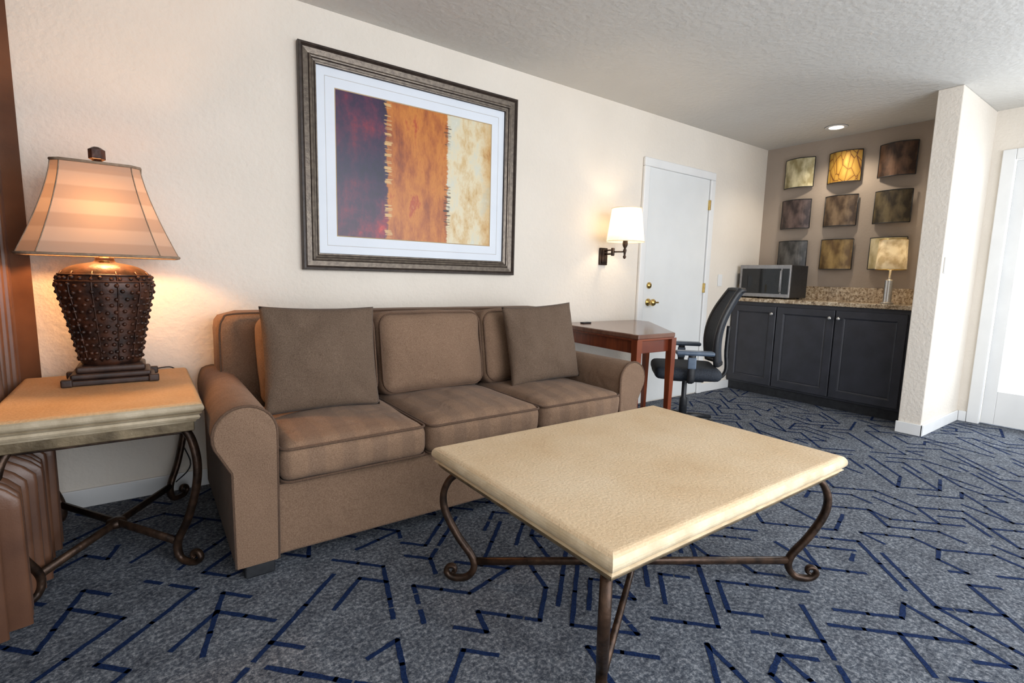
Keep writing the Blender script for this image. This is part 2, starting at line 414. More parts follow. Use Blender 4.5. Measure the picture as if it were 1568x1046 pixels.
# ------------------------------------------------------------ interior door
dr=empty('door_1',(3.41,D-.001,0))
box('slab',(.075,-.012,.012),(.935,0,2.03),M['door'],dr,r=.003,n=2)
box('trim_l',(0,-.028,0),(.07,0,2.03),M['white'],dr,r=.008,n=2)
box('trim_r',(.94,-.028,0),(1.01,0,2.03),M['white'],dr,r=.008,n=2)
box('trim_top',(0,-.028,2.03),(1.01,0,2.10),M['white'],dr,r=.008,n=2)
def rotY(prof,c,name,mat,parent,segs=20):
    o=lathe(name,prof,(0,0,0),mat,parent,segs); o.rotation_euler=(math.radians(90),0,0); o.location=c; return o
rotY([(.032,0),(.032,.008),(.014,.014),(.012,.035),(.028,.045),(.031,.06),(.022,.072),(0,.075)],(.145,-.012,.90),'knob',M['brass'],dr)
box('lever',(.14,-.075,.893),(.22,-.058,.907),M['brass'],dr,r=.005)
rotY([(.028,0),(.028,.010),(.018,.018),(0,.02)],(.145,-.012,1.045),'deadbolt',M['brass'],dr)
for i,z in enumerate((1.80,1.03,.25)):
    box('hinge_%d'%i,(.928,-.034,z-.045),(.944,-.010,z+.045),M['brass'],dr,r=.003,n=2)

# ------------------------------------------------------------ exterior glazed door
gd=empty('door_2',(XR,0,0))
box('trim_l',(-.02,1.03,0),(.01,1.11,2.15),M['white'],gd,r=.006,n=2)
box('trim_r',(-.02,-.03,0),(.01,.06,2.15),M['white'],gd,r=.006,n=2)
box('trim_top',(-.02,.06,2.07),(.01,1.03,2.15),M['white'],gd,r=.006,n=2)
box('stile_l',(.02,.95,.01),(.06,1.03,2.07),M['white'],gd,r=.004,n=2)
box('stile_r',(.02,.06,.01),(.06,.16,2.07),M['white'],gd,r=.004,n=2)
box('rail_b',(.02,.16,.01),(.06,.95,.28),M['white'],gd,r=.004,n=2)
box('rail_t',(.02,.16,1.95),(.06,.95,2.07),M['white'],gd,r=.004,n=2)
gm,nt,b=new_mat('door_glass'); o_=nt.nodes['Material Output']; tr=nt.nodes.new('ShaderNodeBsdfTransparent'); mx=N(nt,'ShaderNodeMixShader'); mx.inputs[0].default_value=.04
b.inputs['Roughness'].default_value=.05; nt.links.new(tr.outputs[0],mx.inputs[1]); nt.links.new(b.outputs[0],mx.inputs[2]); nt.links.new(mx.outputs[0],o_.inputs[0])
box('glass',(.038,.16,.28),(.042,.95,1.95),gm,gd)
box('light_switch',(4.625,1.1655,1.19),(4.695,1.1765,1.305),M['white'],r=.003,n=2)

# ------------------------------------------------------------ sofa
so=empty('sofa',(0,0,0))
S=M['sofa']
def arm(name,cx,sg):
    prof=[]
    R=.1; cz=.53
    inner=cx+sg*.093; outer=cx-sg*.045
    prof.append((inner,.055)); prof.append((cx+sg*R,cz-.06))
    for i in range(17):
        a=math.radians(0+i*(215/16)); prof.append((cx+sg*R*math.cos(a),cz+R*math.sin(a)))
    prof.append((outer,.40)); prof.append((outer,.055))
    y0,y1=1.885,2.84
    ys=[(y0,.92,1),(y0+.004,.97,1),(y0+.015,1.0,1)]+[(y0+.015+(y1-y0-.015)*q/8,1.0,1-.58*sm(q/8*1.15)) for q in range(1,9)]
    cxm=cx; czm=.45; vs=[];fs=[];n=len(prof)
    for (y,s,k) in ys:
        for (x,z) in prof:
            zz=z if z<.06 else czm+(z-czm)*(s if s<1 else 1)
            dx=x-cxm
            if dx*sg<-.046: dx=-sg*(.046+(abs(dx)-.046)*k)
            vs.append((cxm+dx*s,y,zz))
    for i in range(len(ys)-1):
        for k in range(n): fs.append((i*n+k,i*n+(k+1)%n,(i+1)*n+(k+1)%n,(i+1)*n+k))
    fs.append(tuple(range(n))); fs.append(tuple((len(ys)-1)*n+k for k in range(n)))
    o=mk(name,vs,fs,S,so,smooth=True,wn=True)
    tube(name+'_piping',[(x,y0+.008,z) for x,z in prof],.005,M['piping'],so,closed=False,segs=6)
    return o
arm('arm_left',.258,1); arm('arm_right',2.222,-1)
box('base_front',(.34,1.905,.055),(2.14,2.7,.335),S,so,r=.015)
tube('base_piping',[(.35,1.903,.33),(2.13,1.903,.33)],.005,M['piping'],so,segs=6)
cushion('back_frame',(1.25,2.73,.475),(1.98,.25,.84),.07,S,so,crown=(0,.01,.0),wr=.002)
tube('back_frame_piping',smoothpath([(.268,2.612,.60),(.268,2.611,.72),(.270,2.611,.82),(.285,2.613,.868),(.33,2.616,.890),(.6,2.617,.893),(1.25,2.612,.895),(1.9,2.617,.893),(2.17,2.616,.890),(2.21,2.613,.868),(2.228,2.611,.82),(2.23,2.612,.60)],4),.005,M['piping'],so,segs=6)
for nm,(x,y) in dict(a=(.29,1.94),b=(2.19,1.94),c=(.29,2.78),d=(2.19,2.78)).items():
    box('foot_'+nm,(x-.05,y-.04,0),(x+.05,y+.04,.06),M['black'],so,r=.008,n=2)
xs=[.357,.940,1.555,2.122]
for i in range(3):
    x0,x1=xs[i]+.003,xs[i+1]-.003; cx=(x0+x1)/2; w=x1-x0
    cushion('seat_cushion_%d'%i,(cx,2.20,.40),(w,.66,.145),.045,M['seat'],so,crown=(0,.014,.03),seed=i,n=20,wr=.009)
    for z in (.40+.060,.40-.060):
        tube('seat_piping_%d'%i,[(cx+x,2.20+y-.006*(1-(x/(w/2))**2 if y<0 else 0),z+.004*math.sin(x*11+i)) for x,y in rrect(w/2-.006,.325+.002,.035)],.005,M['piping'],so,closed=True,segs=6)
bx=[(.405,.93),(.935,1.545),(1.55,2.10)]
for i,(x0,x1) in enumerate(bx):
    cx=(x0+x1)/2; w=x1-x0-.004
    mt=Matrix.Rotation(math.radians(-9),4,'X')
    cushion('back_cushion_%d'%i,(cx,2.49,.68),(w,.19,.42),.06,S,so,crown=(0,.035,.012),mtx=mt,seed=5+i,n=18,wr=.009)
    pth=[]
    for x,z in rrect(w/2-.012,.198,.06):
        pth.append(Vector((cx,2.49,.68))+mt@Vector((x,-.080,z)))
    tube('back_piping_%d'%i,pth,.005,M['piping'],so,closed=True,segs=6)
def pillow(name,c,W,Hh,T,rx,rz,rtilt):
    n=30; vs=[];fs=[];idx={}
    for sgn in (-1,1):
        for i in range(n+1):
            for j in range(n+1):
                u=-1+2*i/n; v=-1+2*j/n
                u=math.copysign(abs(u)**.8,u); v=math.copysign(abs(v)**.8,v)
                th=T*(((1-u**2)*(1-v**2))**.42)
                x=u*W/2*(1-.045*(1-v*v)); z=v*Hh/2*(1-.045*(1-u*u))
                th*=1+.22*noise.noise(Vector((u*2.4+c[0],v*2.4,sgn)))
                e=(abs(u)*abs(v))**1.5*(1-max(abs(u),abs(v)))
                th+= .05*math.sin(7*math.atan2(abs(v),abs(u))*2)*e
                y=sgn*th/2
                idx[(sgn,i,j)]=len(vs); vs.append((x,y,z))
        for i in range(n):
            for j in range(n): fs.append((idx[(sgn,i,j)],idx[(sgn,i+1,j)],idx[(sgn,i+1,j+1)],idx[(sgn,i,j+1)]))
    me=bpy.data.meshes.new(name); me.from_pydata(vs,[],fs)
    bm=bmesh.new(); bm.from_mesh(me); bmesh.ops.remove_doubles(bm,verts=bm.verts,dist=1e-4); bmesh.ops.recalc_face_normals(bm,faces=bm.faces)
    for f in bm.faces: f.smooth=True
    bm.to_mesh(me); bm.free(); me.materials.append(M['pillow'])
    o=bpy.data.objects.new(name,me); COL.objects.link(o)
    o.location=c; o.rotation_euler=(math.radians(rx),math.radians(rtilt),math.radians(rz))
    return o
pillow('throw_pillow',(.625,2.275,.715),.49,.455,.13,-12,0,1)
pillow('throw_pillow.001',(1.865,2.275,.712),.48,.45,.13,-12,-4,-3)

# ------------------------------------------------------------ iron leg tables
def iron_leg(name,P,out,ztop,bulge,parent,zs=1.0,r=.012,w=.02):
    out=Vector((out[0],out[1],0)).normalized(); side=Vector((-out.y,out.x,0))
    zt=ztop
    prof=[(-.02,zt+.01),(.0,zt),(.035*bulge,zt-.03*zs),(.055*bulge,zt-.085*zs),(.045*bulge,zt-.15*zs),(.0,zt-.235*zs),(-.05*bulge,.10*1),(-.058*bulge,.055),(-.035,.022),(0,.013),(.028,.018),(.042,.036),(.033,.055),(.014,.056),(.009,.040),(.02,.033)]
    pts=[Vector((P[0],P[1],0))+out*u+Vector((0,0,z)) for u,z in prof]
    sp=smoothpath(pts,6); n=len(sp)
    rr=[];ww=[]
    for i in range(n):
        f=i/n; k=1.0 if f<.55 else max(.45,1-(f-.55)*1.2)
        rr.append(w*(1.25 if f<.5 else 1.0-.2*(f-.5))); ww.append(r*k)
    tube(name,sp,[x*.62 for x in rr],M['iron'],parent,segs=10,side=side,ry=ww,square=True)
def slab(name,hx,hy,z0,z1,parent,top,edge):
    T=z1-z0
    prof=[(.03,0),(.014,.003),(.007,.009)]
    for q in range(0,11):
        a=math.radians(-70+16*q)
        prof.append((.024-.024*math.cos(a), T*.56+T*.44*math.sin(a) if a>0 else T*.56+T*.36*math.sin(a)))
    prof.append((.045,T)); 
    return rectframe(name,(-hx,-hy,z0),(1,0,0),(0,1,0),(0,0,1),2*hx,2*hy,prof,[edge,top],parent,pm=[0]*10+[1]*(len(prof)-11),cap=True,capmat=1)
ct=empty('coffee_table',(1.392,1.132,0))
hx,hy=.598,.43
slab('stone_top',hx,hy,.430,.490,ct,M['stone'],M['stone_edge'])
rectframe('apron_mould',(-hx+.018,-hy+.018,.410),(1,0,0),(0,1,0),(0,0,1),2*(hx-.018),2*(hy-.018),[(.03,0),(.012,.0),(.004,.008),(.0,.016),(.006,.024)],[M['frame_lo']],ct)
box('under_panel',(-hx+.04,-hy+.04,.405),(hx-.04,hy-.04,.430),M['frame_lo'],ct)
lx,ly=.53,.352
for i,(sx,sy) in enumerate(((1,1),(1,-1),(-1,1),(-1,-1))):
    iron_leg('leg_%d'%i,(sx*lx,sy*ly),(sx*.8,sy*.72),.405,1.0,ct)
box('frame_f',(-lx-.01,-ly-.01,.388),(lx+.01,-ly+.012,.408),M['iron'],ct,r=.003,n=2)
box('frame_b',(-lx-.01,ly-.012,.388),(lx+.01,ly+.01,.408),M['iron'],ct,r=.003,n=2)
box('frame_l',(-lx-.01,-ly,.388),(-lx+.012,ly,.408),M['iron'],ct,r=.003,n=2)
box('frame_r',(lx-.012,-ly,.388),(lx+.01,ly,.408),M['iron'],ct,r=.003,n=2)
for k,s in enumerate((1,-1)):
    tube('stretcher_%d'%k,[(-lx+.05,-s*(ly-.04),.075+.004*k),(lx-.05,s*(ly-.04),.075+.004*k)],.014,M['iron'],ct,side=(0,0,1),ry=.010,square=True)
et=empty('end_table',(-.134,2.45,0))
hx,hy=.288,.40
M['stone_lamplit']=stone('travertine_end_lamplit',(.48,.30,.15),(.54,.35,.18),(.60,.41,.23),(.64,.46,.28))  # orange glow of the table lamp mixed into the stone colour
slab('stone_top',hx,hy,.576,.625,et,M['stone_lamplit'],M['stone_edge2'])
rectframe('apron_mould',(-hx+.012,-hy+.012,.552),(1,0,0),(0,1,0),(0,0,1),2*(hx-.012),2*(hy-.012),[(.04,0),(.014,.0),(.01,.008),(.004,.010),(.0,.018),(.004,.026)],[M['stone_edge2']],et)
box('under_panel',(-hx+.03,-hy+.03,.518),(hx-.03,hy-.03,.572),M['frame_lo'],et,r=.004,n=2)
lx,ly=.225,.335
for i,(sx,sy) in enumerate(((1,1),(1,-1),(-1,1),(-1,-1))):
    iron_leg('leg_%d'%i,(sx*lx,sy*ly),(sx,sy*.9),.525,.85,et,zs=1.45)
for n_,lo,hi in (('f',(-lx-.01,-ly-.01,.505),(lx+.01,-ly+.012,.528)),('b',(-lx-.01,ly-.012,.505),(lx+.01,ly+.01,.528)),('l',(-lx-.01,-ly,.505),(-lx+.012,ly,.528)),('r',(lx-.012,-ly,.505),(lx+.01,ly,.528))):
    box('frame_'+n_,lo,hi,M['iron'],et,r=.003,n=2)
for k,s in enumerate((1,-1)):
    tube('stretcher_%d'%k,[(-lx+.035,-s*(ly-.035),.085+.004*k),(lx-.035,s*(ly-.035),.085+.004*k)],.015,M['iron'],et,side=(0,0,1),ry=.011,square=True)
lathe('boss',[(.0,.07),(.03,.072),(.035,.085),(.03,.10),(0,.108)],(0,0,0),M['iron'],et,16)

# ------------------------------------------------------------ big table lamp
lp=empty('table_lamp',(-.118,2.64,.6255))
BZ=M['bronze']
box('foot_0',(-.142,-.100,0),(.142,.100,.022),M['darkwood'],lp,r=.006)
box('foot_1',(-.128,-.088,.022),(.128,.088,.045),M['darkwood'],lp,r=.008)
box('foot_2',(-.112,-.076,.045),(.112,.076,.072),M['darkwood'],lp,r=.010)
for i,(x,y) in enumerate(((-1,-1),(1,-1),(-1,1),(1,1))):
    box('foot_pad_%d'%i,(x*.137-.018,y*.097-.014,0),(x*.137+.018,y*.097+.014,.03),M['darkwood'],lp,r=.006)
up=[(.088,.07),(.095,.078),(.100,.09),(.106,.13),(.117,.19),(.129,.25),(.141,.31),(.151,.355),(.156,.385),(.153,.41),(.142,.435),(.121,.455),(.093,.468),(.06,.476),(.035,.482),(.03,.50)]
up=[(v.x,v.y) for v in smoothpath([(a_,b_,0) for a_,b_ in up],3)]
lathe('urn',up,(0,0,0),BZ,lp,72,1,.74,rib=lambda a_,z: 1+.012*math.cos(12*a_))
def wid(z):
    for k in range(len(up)-1):
        if up[k][1]<=z<=up[k+1][1]:
            t=(z-up[k][1])/max(1e-6,up[k+1][1]-up[k][1]); return up[k][0]+(up[k+1][0]-up[k][0])*t
    return .1
vs=[];fs=[]
for zi,z in enumerate([.10+.0265*k for k in range(13)]):
    for k in range(30):
        a_=2*math.pi*(k+.5*(zi%2))/30+.05*random.random(); r_=wid(z); z_=z+random.uniform(-.004,.004)
        c=Vector((r_*math.cos(a_),r_*.74*math.sin(a_),z_)); nrm=Vector((math.cos(a_),math.sin(a_)/.74,0)).normalized()
        t=Vector((-nrm.y,nrm.x,0)); i0=len(vs); rr=.0085
        for rad,hh in ((rr,0),(rr*.75,.006)):
            for q in range(8):
                b_=q*math.pi/4; vs.append(c+t*rad*math.cos(b_)+Vector((0,0,1))*rad*math.sin(b_)+nrm*hh)
        vs.append(c+nrm*.009)
        for q in range(8):
            fs.append((i0+q,i0+(q+1)%8,i0+8+(q+1)%8,i0+8+q)); fs.append((i0+8+q,i0+8+(q+1)%8,i0+16))
mk('hobnails',vs,fs,BZ,lp,smooth=True)
for k,z in enumerate((.405,.43)):
    tube('band_%d'%k,[(wid(z)*1.01*math.cos(2*math.pi*q/48),wid(z)*1.01*.74*math.sin(2*math.pi*q/48),z) for q in range(48)],.005,BZ,lp,closed=True,segs=6)
for k in range(12):
    a_=2*math.pi*(k+.5)/12
    tube('rib_%d'%k,[(wid(z)*1.02*math.cos(a_),wid(z)*1.02*.74*math.sin(a_),z) for z in [.09+.0253*q for q in range(15)]],.0032,BZ,lp,segs=5)
lathe('neck',[(.035,.478),(.02,.49),(.018,.52),(.02,.53),(.008,.54),(.008,.85),(.012,.865)],(0,0,0),M['brass'],lp,16)
lathe('finial',[(.008,.845),(.022,.852),(.024,.865),(.014,.872),(.027,.88),(.027,.915),(.012,.925),(0,.927)],(0,0,0),BZ,lp,6,smooth=False)
def octo(a,b_,c):
    return [(a,-b_+c),(a,b_-c),(a-c,b_),(-a+c,b_),(-a,b_-c),(-a,-b_+c),(-a+c,-b_),(a-c,-b_)]
z0s,z1s=.505,.852; vs=[];fs=[];rows=14
def osz(s):
    f=s**1.35; return .134+(.246-.134)*f,.095+(.180-.095)*f,.028+.035*f
for i in range(rows+1):
    s=i/rows; a_,b_,c_=osz(s)
    for x,y in octo(a_,b_,c_): vs.append((x,y,z1s+(z0s-z1s)*s))
for i in range(rows):
    for k in range(8): fs.append((i*8+k,i*8+(k+1)%8,(i+1)*8+(k+1)%8,(i+1)*8+k))
mk('shade',vs,fs,M['shade1'],lp,smooth=False)
for nm,s,z,r_ in (('top',0,z1s,.006),('bottom',1,z0s,.006)):
    a_,b_,c_=osz(s); tube('trim_'+nm,[(x,y,z) for x,y in octo(a_,b_,c_)],r_,M['shadetrim'],lp,closed=True,segs=6)
for k in range(8):
    tube('seam_%d'%k,[Vector((*octo(*osz(i/rows))[k],z1s+(z0s-z1s)*i/rows)) for i in range(rows+1)],.0022,M['shadetrim'],lp,segs=5)
box('spider',(-.132,-.003,.846),(.132,.003,.851),M['brass'],lp)
tube('cord',smoothpath([(.10,.10,.01),(.2,.21,.004),(.235,.23,-.03),(.26,.24,-.06),(.25,.24,-.15),(.23,.25,-.35),(.265,.255,-.5),(.20,.262,-.58)],6),.003,M['black'],lp,segs=6)
def plight(name,loc,e,col,rad=.04,parent=None):
    l=bpy.data.lights.new(name,'POINT'); l.energy=e; l.color=col; l.shadow_soft_size=rad
    o=bpy.data.objects.new(name,l); COL.objects.link(o); o.location=loc
    if parent: o.parent=parent
    return o
plight('bulb',(0,0,.65),21,(1,.50,.19),.045,lp)

# ------------------------------------------------------------ curtain (full height, last folds run behind the end table)
cu=empty('curtain')
vs=[];fs=[];ny=420;Y0,Y1=1.35,2.900
zl=[.012,.06,.12,.18,.24,.30,.35,.38,.41,.44,.47,.50,.53,.56,.60,.66]+[.66+(2.38-.66)*k/24 for k in range(1,25)]
nz=len(zl)-1
for z in zl:
    low=sm((.53-z)/.13)
    for i in range(ny+1):
        t=i/ny; y=Y0+(Y1-Y0)*t
        am=.030+.016*low
        fl_=.110*low*sm((2.72-y)/.2)*sm((y-1.84)/.16)
        ph=y*112+1.2*math.sin(y*9)+z*.12
        fold=math.sin(ph)+.25*math.sin(2*ph+y*7)
        x=-.474+.095*sm((y-2.78)/.08)+fl_+am*fold*(1-.35*sm((y-2.8)/.06))+.010*math.sin(y*23+.5*z)
        if y<2.86 and z>.50: x=min(x,-.427)
        vs.append((x,y+(.004*math.sin(z*3+y*20))*(1 if y<2.84 else 0),z))
for j in range(nz):
    for i in range(ny):
        a_=j*(ny+1)+i; fs.append((a_,a_+1,a_+ny+2,a_+ny+1))
mk('drape',vs,fs,M['curtain'],cu,smooth=True)
tube('rod',[(-.46,1.2,2.40),(-.46,2.9,2.40)],.014,M['iron'],cu)
for i,y in enumerate((1.4,2.8)):
    box('bracket_%d'%i,(XL+.001,y-.01,2.385),(-.455,y+.01,2.4),M['iron'],cu)

# ------------------------------------------------------------ wall sconce
sn=empty('wall_sconce',(2.984,D-.001,0))
box('plate',(-.04,-.022,1.20),(.04,0,1.335),M['iron'],sn,r=.006)
box('plate_inner',(-.028,-.034,1.215),(.028,-.02,1.32),M['iron'],sn,r=.005)
tube('arm_0',[(0,-.03,1.285),(.0,-.06,1.285),(-.02,-.13,1.285)],.007,M['iron'],sn)
tube('arm_1',[(-.02,-.13,1.30),(0.01,-.225,1.30)],.006,M['iron'],sn)
tube('arm_2',[(0,-.03,1.31),(.0,-.06,1.315),(-.02,-.13,1.315)],.006,M['iron'],sn)
lathe('joint',[(.012,1.27),(.014,1.275),(.014,1.325),(.012,1.33)],(-.02,-.13,0),M['iron'],sn,12)
lathe('stem',[(0,1.245),(.008,1.25),(.013,1.262),(.007,1.275),(.009,1.29),(.014,1.31),(.008,1.325),(.018,1.345),(.02,1.36),(.015,1.40),(.012,1.44)],(.01,-.225,0),M['iron'],sn,14)
def openshade(nm,prof,c,mat,parent,segs=40):
    s=lathe(nm,prof,c,mat,parent,segs); s.modifiers.clear()
    bm=bmesh.new(); bm.from_mesh(s.data); bmesh.ops.delete(bm,geom=[f for f in bm.faces if len(f.verts)>4],context='FACES_ONLY'); bm.to_mesh(s.data); bm.free()
openshade('shade',[(.142,1.375),(.138,1.40),(.130,1.46),(.122,1.52),(.114,1.585),(.110,1.62)],(.01,-.225,0),M['shade2'],sn)
for nm,r_,z in (('b',.142,1.375),('t',.110,1.62)):
    tube('ring_'+nm,[(.01+r_*math.cos(2*math.pi*q/40),-.225+r_*math.sin(2*math.pi*q/40),z) for q in range(40)],.003,M['shade2'],sn,closed=True,segs=6)
plight('bulb',(.01,-.225,1.50),3.8,(1,.76,.50),.03,sn)

# ------------------------------------------------------------ desk
dk=empty('desk')
PT=[(2.44,2.05),(2.80,2.05),(3.36,2.72),(3.36,2.88),(2.50,2.88)]
cx,cy=2.85,2.55
def ins(k): return [(cx+(x-cx)*k,cy+(y-cy)*k) for x,y in PT]
prism('top',PT,.725,.755,M['cherrytop'],dk,.006)
prism('top_lip',ins(.985),.712,.726,M['cherry'],dk,.003)
prism('apron',ins(.93),.63,.713,M['cherry'],dk,.003)
for i,(x,y) in enumerate([ins(.94)[k] for k in (0,1,2,4)]):
    vs=[]
    for z,r_ in ((0,.014),(.60,.022),(.72,.023)):
        for a_,b_ in ((-1,-1),(1,-1),(1,1),(-1,1)): vs.append((x+a_*r_,y+b_*r_,z))
    fs=[(0,1,2,3),(8,9,10,11)]+[(r*4+k,r*4+(k+1)%4,r*4+4+(k+1)%4,r*4+4+k) for r in range(2) for k in range(4)]
    mk('leg_%d'%i,vs,fs,M['cherry'],dk)
box('cable_grommet',(2.66,2.76,.755),(2.74,2.80,.765),M['black'],dk,r=.003,n=2)

# ------------------------------------------------------------ office chair
ch=empty('office_chair',(3.185,2.225,0),math.radians(43))
BL=M['black']
lathe('hub',[(.03,.06),(.045,.07),(.045,.11),(.03,.13)],(0,0,0),BL,ch,18)
for k in range(5):
    a_=2*math.pi*k/5+.3; ca,sa=math.cos(a_),math.sin(a_)
    tube('spoke_%d'%k,[(ca*.03,sa*.03,.10),(ca*.15,sa*.15,.095),(ca*.27,sa*.27,.07)],[.024,.020,.014],BL,ch,side=(0,0,1),ry=[.026,.022,.016])
    for s in (-1,1):
        o=lathe('caster_%d'%k,[(0,-.009),(.024,-.008),(.027,0),(.024,.008),(0,.009)],(0,0,0),BL,ch,16)
        o.rotation_euler=(math.pi/2,0,a_+.5); o.location=(ca*.275-s*math.sin(a_+.5)*.013,sa*.275+s*math.cos(a_+.5)*.013,.027)
lathe('gas_lift',[(.028,.10),(.028,.24),(.018,.245),(.018,.40)],(0,0,0),BL,ch,16)
box('mechanism',(-.09,-.12,.375),(.09,.10,.415),BL,ch,r=.01)
cushion('seat',(0,.01,.45),(.47,.45,.085),.04,M['chair'],ch,crown=(0,0,.012),n=14)
n1,n2=16,18; vs=[];fs=[]
def bk(u,v,off):
    w=.205*(.86+.14*math.sin(math.pi*min(1,v*1.15)))*(1-.12*max(0,v-.75)/.25)
    x=u*w; z=.52+.515*v; y=-.215+.03*math.sin(v*math.pi)-.12*v*v+.055*u*u-off
    return (x,y,z)
for off in (0,.028):
    for j in range(n2+1):
        for i in range(n1+1): vs.append(bk(-1+2*i/n1,j/n2,off))
st=(n1+1)*(n2+1)
for s in (0,1):
    for j in range(n2):
        for i in range(n1):
            a_=s*st+j*(n1+1)+i; fs.append((a_,a_+1,a_+n1+2,a_+n1+1))
for j in range(n2):
    for i in (0,n1):
        a_=j*(n1+1)+i; fs.append((a_,a_+n1+1,st+a_+n1+1,st+a_))
for i in range(n1):
    for j in (0,n2):
        a_=j*(n1+1)+i; fs.append((a_,a_+1,st+a_+1,st+a_))
mk('backrest',vs,fs,M['chair'],ch,smooth=True)
fr=[bk(-1+2*i/n1,0,.014) for i in range(n1+1)]+[bk(1,j/n2,.014) for j in range(1,n2+1)]+[bk(1-2*i/n1,1,.014) for i in range(1,n1+1)]+[bk(-1,1-j/n2,.014) for j in range(1,n2)]
tube('back_frame',fr,.019,BL,ch,closed=True,segs=8)
tube('back_support',smoothpath([(0,-.05,.395),(0,-.2,.39),(0,-.275,.45),(0,-.27,.60),(0,-.275,.78)],5),.022,BL,ch,side=(1,0,0),ry=.013)
for s in (-1,1):
    tube('arm_post_%d'%s,smoothpath([(s*.18,.0,.405),(s*.26,.0,.41),(s*.275,.0,.46),(s*.275,.0,.61)],5),.026,BL,ch,side=(0,1,0),ry=.014)
    box('arm_sleeve_%d'%s,(s*.275-.016,-.028,.50),(s*.275+.016,.028,.58),M['grey_pl'],ch,r=.008)
    box('arm_pad_%d'%s,(s*.275-.042,-.14,.595),(s*.275+.042,.11,.625),M['grey_pl'],ch,r=.014)

# ------------------------------------------------------------ cabinets
cb=empty('cabinet')
XF=4.89; y0,y1=1.325,2.917
box('toe_kick',(XF+.02,y0,0),(XA-.003,y1,.09),M['black'],cb)
box('carcass',(XF,y0,.085),(XA-.003,y1,.905),M['cab'],cb,r=.002,n=1)
for i,(a_,b_) in enumerate(((2.455,2.90),(1.945,2.445),(1.42,1.935))):
    rectframe('door_panel_%d'%i,(XF-.0005,b_,.105),(0,-1,0),(0,0,1),(-1,0,0),b_-a_,.765,
      [(0,0),(0,.018),(.003,.021),(.060,.021),(.066,.013),(.074,.009),(.080,.012),(.088,.012)],[M['cab']],cb)
def knob(y,z,nm):
    o=lathe(nm,[(.008,0),(.006,.012),(.014,.018),(.016,.024),(.010,.031),(0,.032)],(0,0,0),M['steel'],cb,14); o.rotation_euler=(0,-math.pi/2,0); o.location=(XF-.02,y,z)
knob(2.485,.80,'knob_a'); knob(1.975,.80,'knob_b'); knob(1.905,.80,'knob_c')
box('countertop',(XF-.035,y0,.905),(XA-.003,y1,.942),M['granite'],cb,r=.005,n=2)
box('backsplash',(XA-.024,y0,.942),(XA-.003,y1,1.07),M['granite'],cb,r=.003,n=2)
box('backsplash_side',(XF+.08,y1-.02,.942),(XA-.024,y1,1.07),M['granite'],cb,r=.003,n=2)
# microwave
mw=empty('microwave')
X0=4.91; ya,yb=2.37,2.87; za,zb=.955,1.265
box('body',(X0+.02,ya,za),(5.25,yb,zb),M['black'],mw,r=.006,n=2)
box('front',(X0,ya,za),(X0+.022,yb,zb),M['silver'],mw,r=.005,n=2)
box('window',(X0-.003,ya+.09,za+.035),(X0+.001,yb-.025,zb-.035),M['blackglass'],mw,r=.001,n=1)
box('control',(X0-.003,ya+.012,za+.035),(X0+.001,ya+.075,zb-.035),M['blackglass'],mw,r=.001,n=1)
tube('handle',[(X0-.002,ya+.083,za+.05),(X0-.02,ya+.083,za+.06),(X0-.02,ya+.083,zb-.06),(X0-.002,ya+.083,zb-.05)],.006,M['silver'],mw)
for i,(x,y) in enumerate(((4.95,2.42),(4.95,2.82),(5.2,2.42),(5.2,2.82))):
    lathe('foot_%d'%i,[(.012,.943),(.014,.957)],(x,y,0),BL,mw,10)
# counter lamp
cl=empty('counter_lamp',(5.08,1.64,.9425))
lathe('base',[(.045,0),(.046,.008),(.032,.014),(.030,.02),(.030,.19),(.026,.2),(.01,.205),(.008,.30)],(0,0,0),M['steel'],cl,28)
openshade('shade',[(.108,.285),(.103,.40),(.098,.53)],(0,0,0),M['shade3'],cl,36)
for nm,r_,z in (('b',.108,.285),('t',.098,.53)):
    tube('ring_'+nm,[(r_*math.cos(2*math.pi*q/36),r_*math.sin(2*math.pi*q/36),z) for q in range(36)],.003,M['brass'],cl,closed=True,segs=6)
plight('bulb',(0,0,.42),.8,(1,.80,.55),.025,cl)
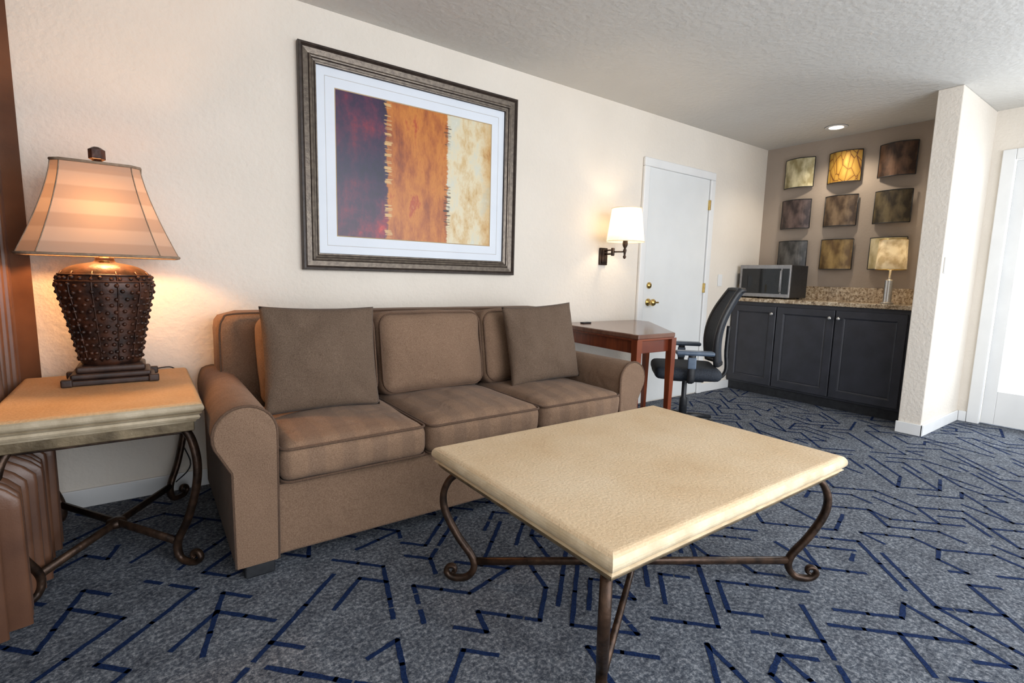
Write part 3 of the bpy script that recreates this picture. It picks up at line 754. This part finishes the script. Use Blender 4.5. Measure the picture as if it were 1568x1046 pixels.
# wall art tiles
cols=[[((.30,.25,.12),(.70,.64,.42)),((.50,.25,.03),(.8,.52,.10)),((.035,.018,.012),(.16,.085,.05))],
      [((.035,.024,.024),(.15,.105,.095)),((.065,.040,.025),(.24,.165,.10)),((.035,.026,.016),(.15,.115,.06))],
      [((.035,.035,.035),(.14,.135,.13)),((.13,.075,.028),(.36,.24,.09)),((.5,.4,.2),(.8,.7,.45))]]
YS=[2.57,2.166,1.757]; ZS=[2.17,1.775,1.375]
k=0
for r_ in range(3):
    for c_ in range(3):
        c1,c2=cols[r_][c_]
        m=mat_noise('tile_metal_%d'%k,c1,c2,9,.44,.3,50,metal=.3,detail=9,bdist=.004,lo=.38,hi=.62,sc3=(1,1.5,.8))
        if (r_,c_)==(0,1):
            nt=m.node_tree; b=nt.nodes['Principled BSDF']; co=coords(nt,(1,1.6,.7))
            v=N(nt,'ShaderNodeTexVoronoi',Scale=13); v.feature='DISTANCE_TO_EDGE'; nt.links.new(co,v.inputs['Vector'])
            rr=ramp(nt,v.outputs['Distance'],[(.012,(.14,.05,.012)),(.04,(.46,.24,.035)),(.3,(.56,.35,.07))]); nt.links.new(rr.outputs[0],b.inputs['Base Color'])
        vs=[];fs=[];n=14;hw=.138
        for t in (0,.006):
            for i in range(n+1):
                u=-1+2*i/n
                for j in (-1,1): vs.append((-.022-.055*(1-u*u)+t,u*hw,j*.138))
        st=2*(n+1)
        for i in range(n):
            fs.append((2*i,2*i+1,2*i+3,2*i+2)); fs.append((st+2*i,st+2*i+1,st+2*i+3,st+2*i+2))
            fs.append((2*i,2*i+2,st+2*i+2,st+2*i)); fs.append((2*i+1,2*i+3,st+2*i+3,st+2*i+1))
        fs.append((0,1,st+1,st)); fs.append((2*n,2*n+1,st+2*n+1,st+2*n))
        e=empty('wall_art_tile' if k==0 else 'wall_art_tile.%03d'%k,(XA-.001,YS[c_],ZS[r_]))
        mk('panel_%d'%k,vs,fs,m,e,smooth=False)
        for q in (-1,1):
            tube('rim_%d'%k,[(-.022-.055*(1-(-1+2*i/n)**2),(-1+2*i/n)*hw,q*.138) for i in range(n+1)],.004,BL,e,segs=6)
            tube('side_rim_%d'%k,[(-.022,q*hw,-.138),(-.022,q*hw,.138)],.004,BL,e,segs=6)
        box('hanger_%d'%k,(-.07,-.03,-.02),(0,.03,.02),BL,e)
        k+=1
box('wall_outlet',(4.60,D-.008,1.05),(4.67,D-.001,1.165),M['white'],r=.002,n=2)
# recessed downlight
dl=empty('recessed_downlight',(4.98,2.13,CZ))
lathe('ring',[(.055,-.001),(.058,-.006),(.085,-.007),(.09,-.001)],(0,0,0),M['white'],dl,32)
em,nt,b=new_mat('downlight_lens'); b.inputs['Emission Color'].default_value=(1,.9,.75,1); b.inputs['Emission Strength'].default_value=6
lathe('lens',[(0,-.009),(.03,-.0085),(.057,-.0065)],(0,0,0),em,dl,28)
l=bpy.data.lights.new('spot','SPOT'); l.energy=34; l.color=(1,.86,.68); l.spot_size=math.radians(135); l.spot_blend=.6; l.shadow_soft_size=.05
o=bpy.data.objects.new('spot',l); COL.objects.link(o); o.parent=dl; o.location=(0,0,-.02)

# ------------------------------------------------------------ lighting
w=bpy.data.worlds.new('World'); sc.world=w; w.use_nodes=True
bg=w.node_tree.nodes['Background']; bg.inputs[0].default_value=(.86,.93,1,1); bg.inputs[1].default_value=1.7
def area(name,loc,target,sx,sy,e,col):
    l=bpy.data.lights.new(name,'AREA'); l.shape='RECTANGLE'; l.size=sx; l.size_y=sy; l.energy=e; l.color=col
    o=bpy.data.objects.new(name,l); COL.objects.link(o); o.location=loc
    o.rotation_euler=(Vector(target)-Vector(loc)).to_track_quat('-Z','Y').to_euler(); return o
area('daylight_rear',(2.2,-2.5,1.5),(2.0,3,1.0),4.5,1.9,120,(.96,.97,1))
area('overhead_fill',(1.6,-.9,2.4),(1.7,.6,0),1.8,1.2,36,(.98,.98,1))  # soft overhead fill lamp, added out of view behind the camera
area('upward_fill',(2.6,-1.4,.25),(2.8,.2,2.4),3.2,1.4,30,(.96,.98,1))  # unseen upward fill lamp, added to brighten the ceiling
area('daylight_door',(XR+.6,.55,1.3),(0,.9,.9),1.0,1.7,50,(.88,.94,1))

# ------------------------------------------------------------ camera
X_=Vector((0.811,-0.584,0.0247)); F=Vector((0.5825,0.803,-0.1252)).normalized()
R=(X_-F*X_.dot(F)).normalized(); U=R.cross(F)
cam=bpy.data.cameras.new('Camera'); cam.sensor_width=36; cam.lens=780/1568*36; cam.clip_start=.02
co=bpy.data.objects.new('Camera',cam); COL.objects.link(co)
mt=Matrix((R,U,-F)).transposed().to_4x4(); mt.translation=Vector((0,0,H)); co.matrix_world=mt
sc.camera=co
sc.view_settings.view_transform='Standard'
sc.view_settings.exposure=0
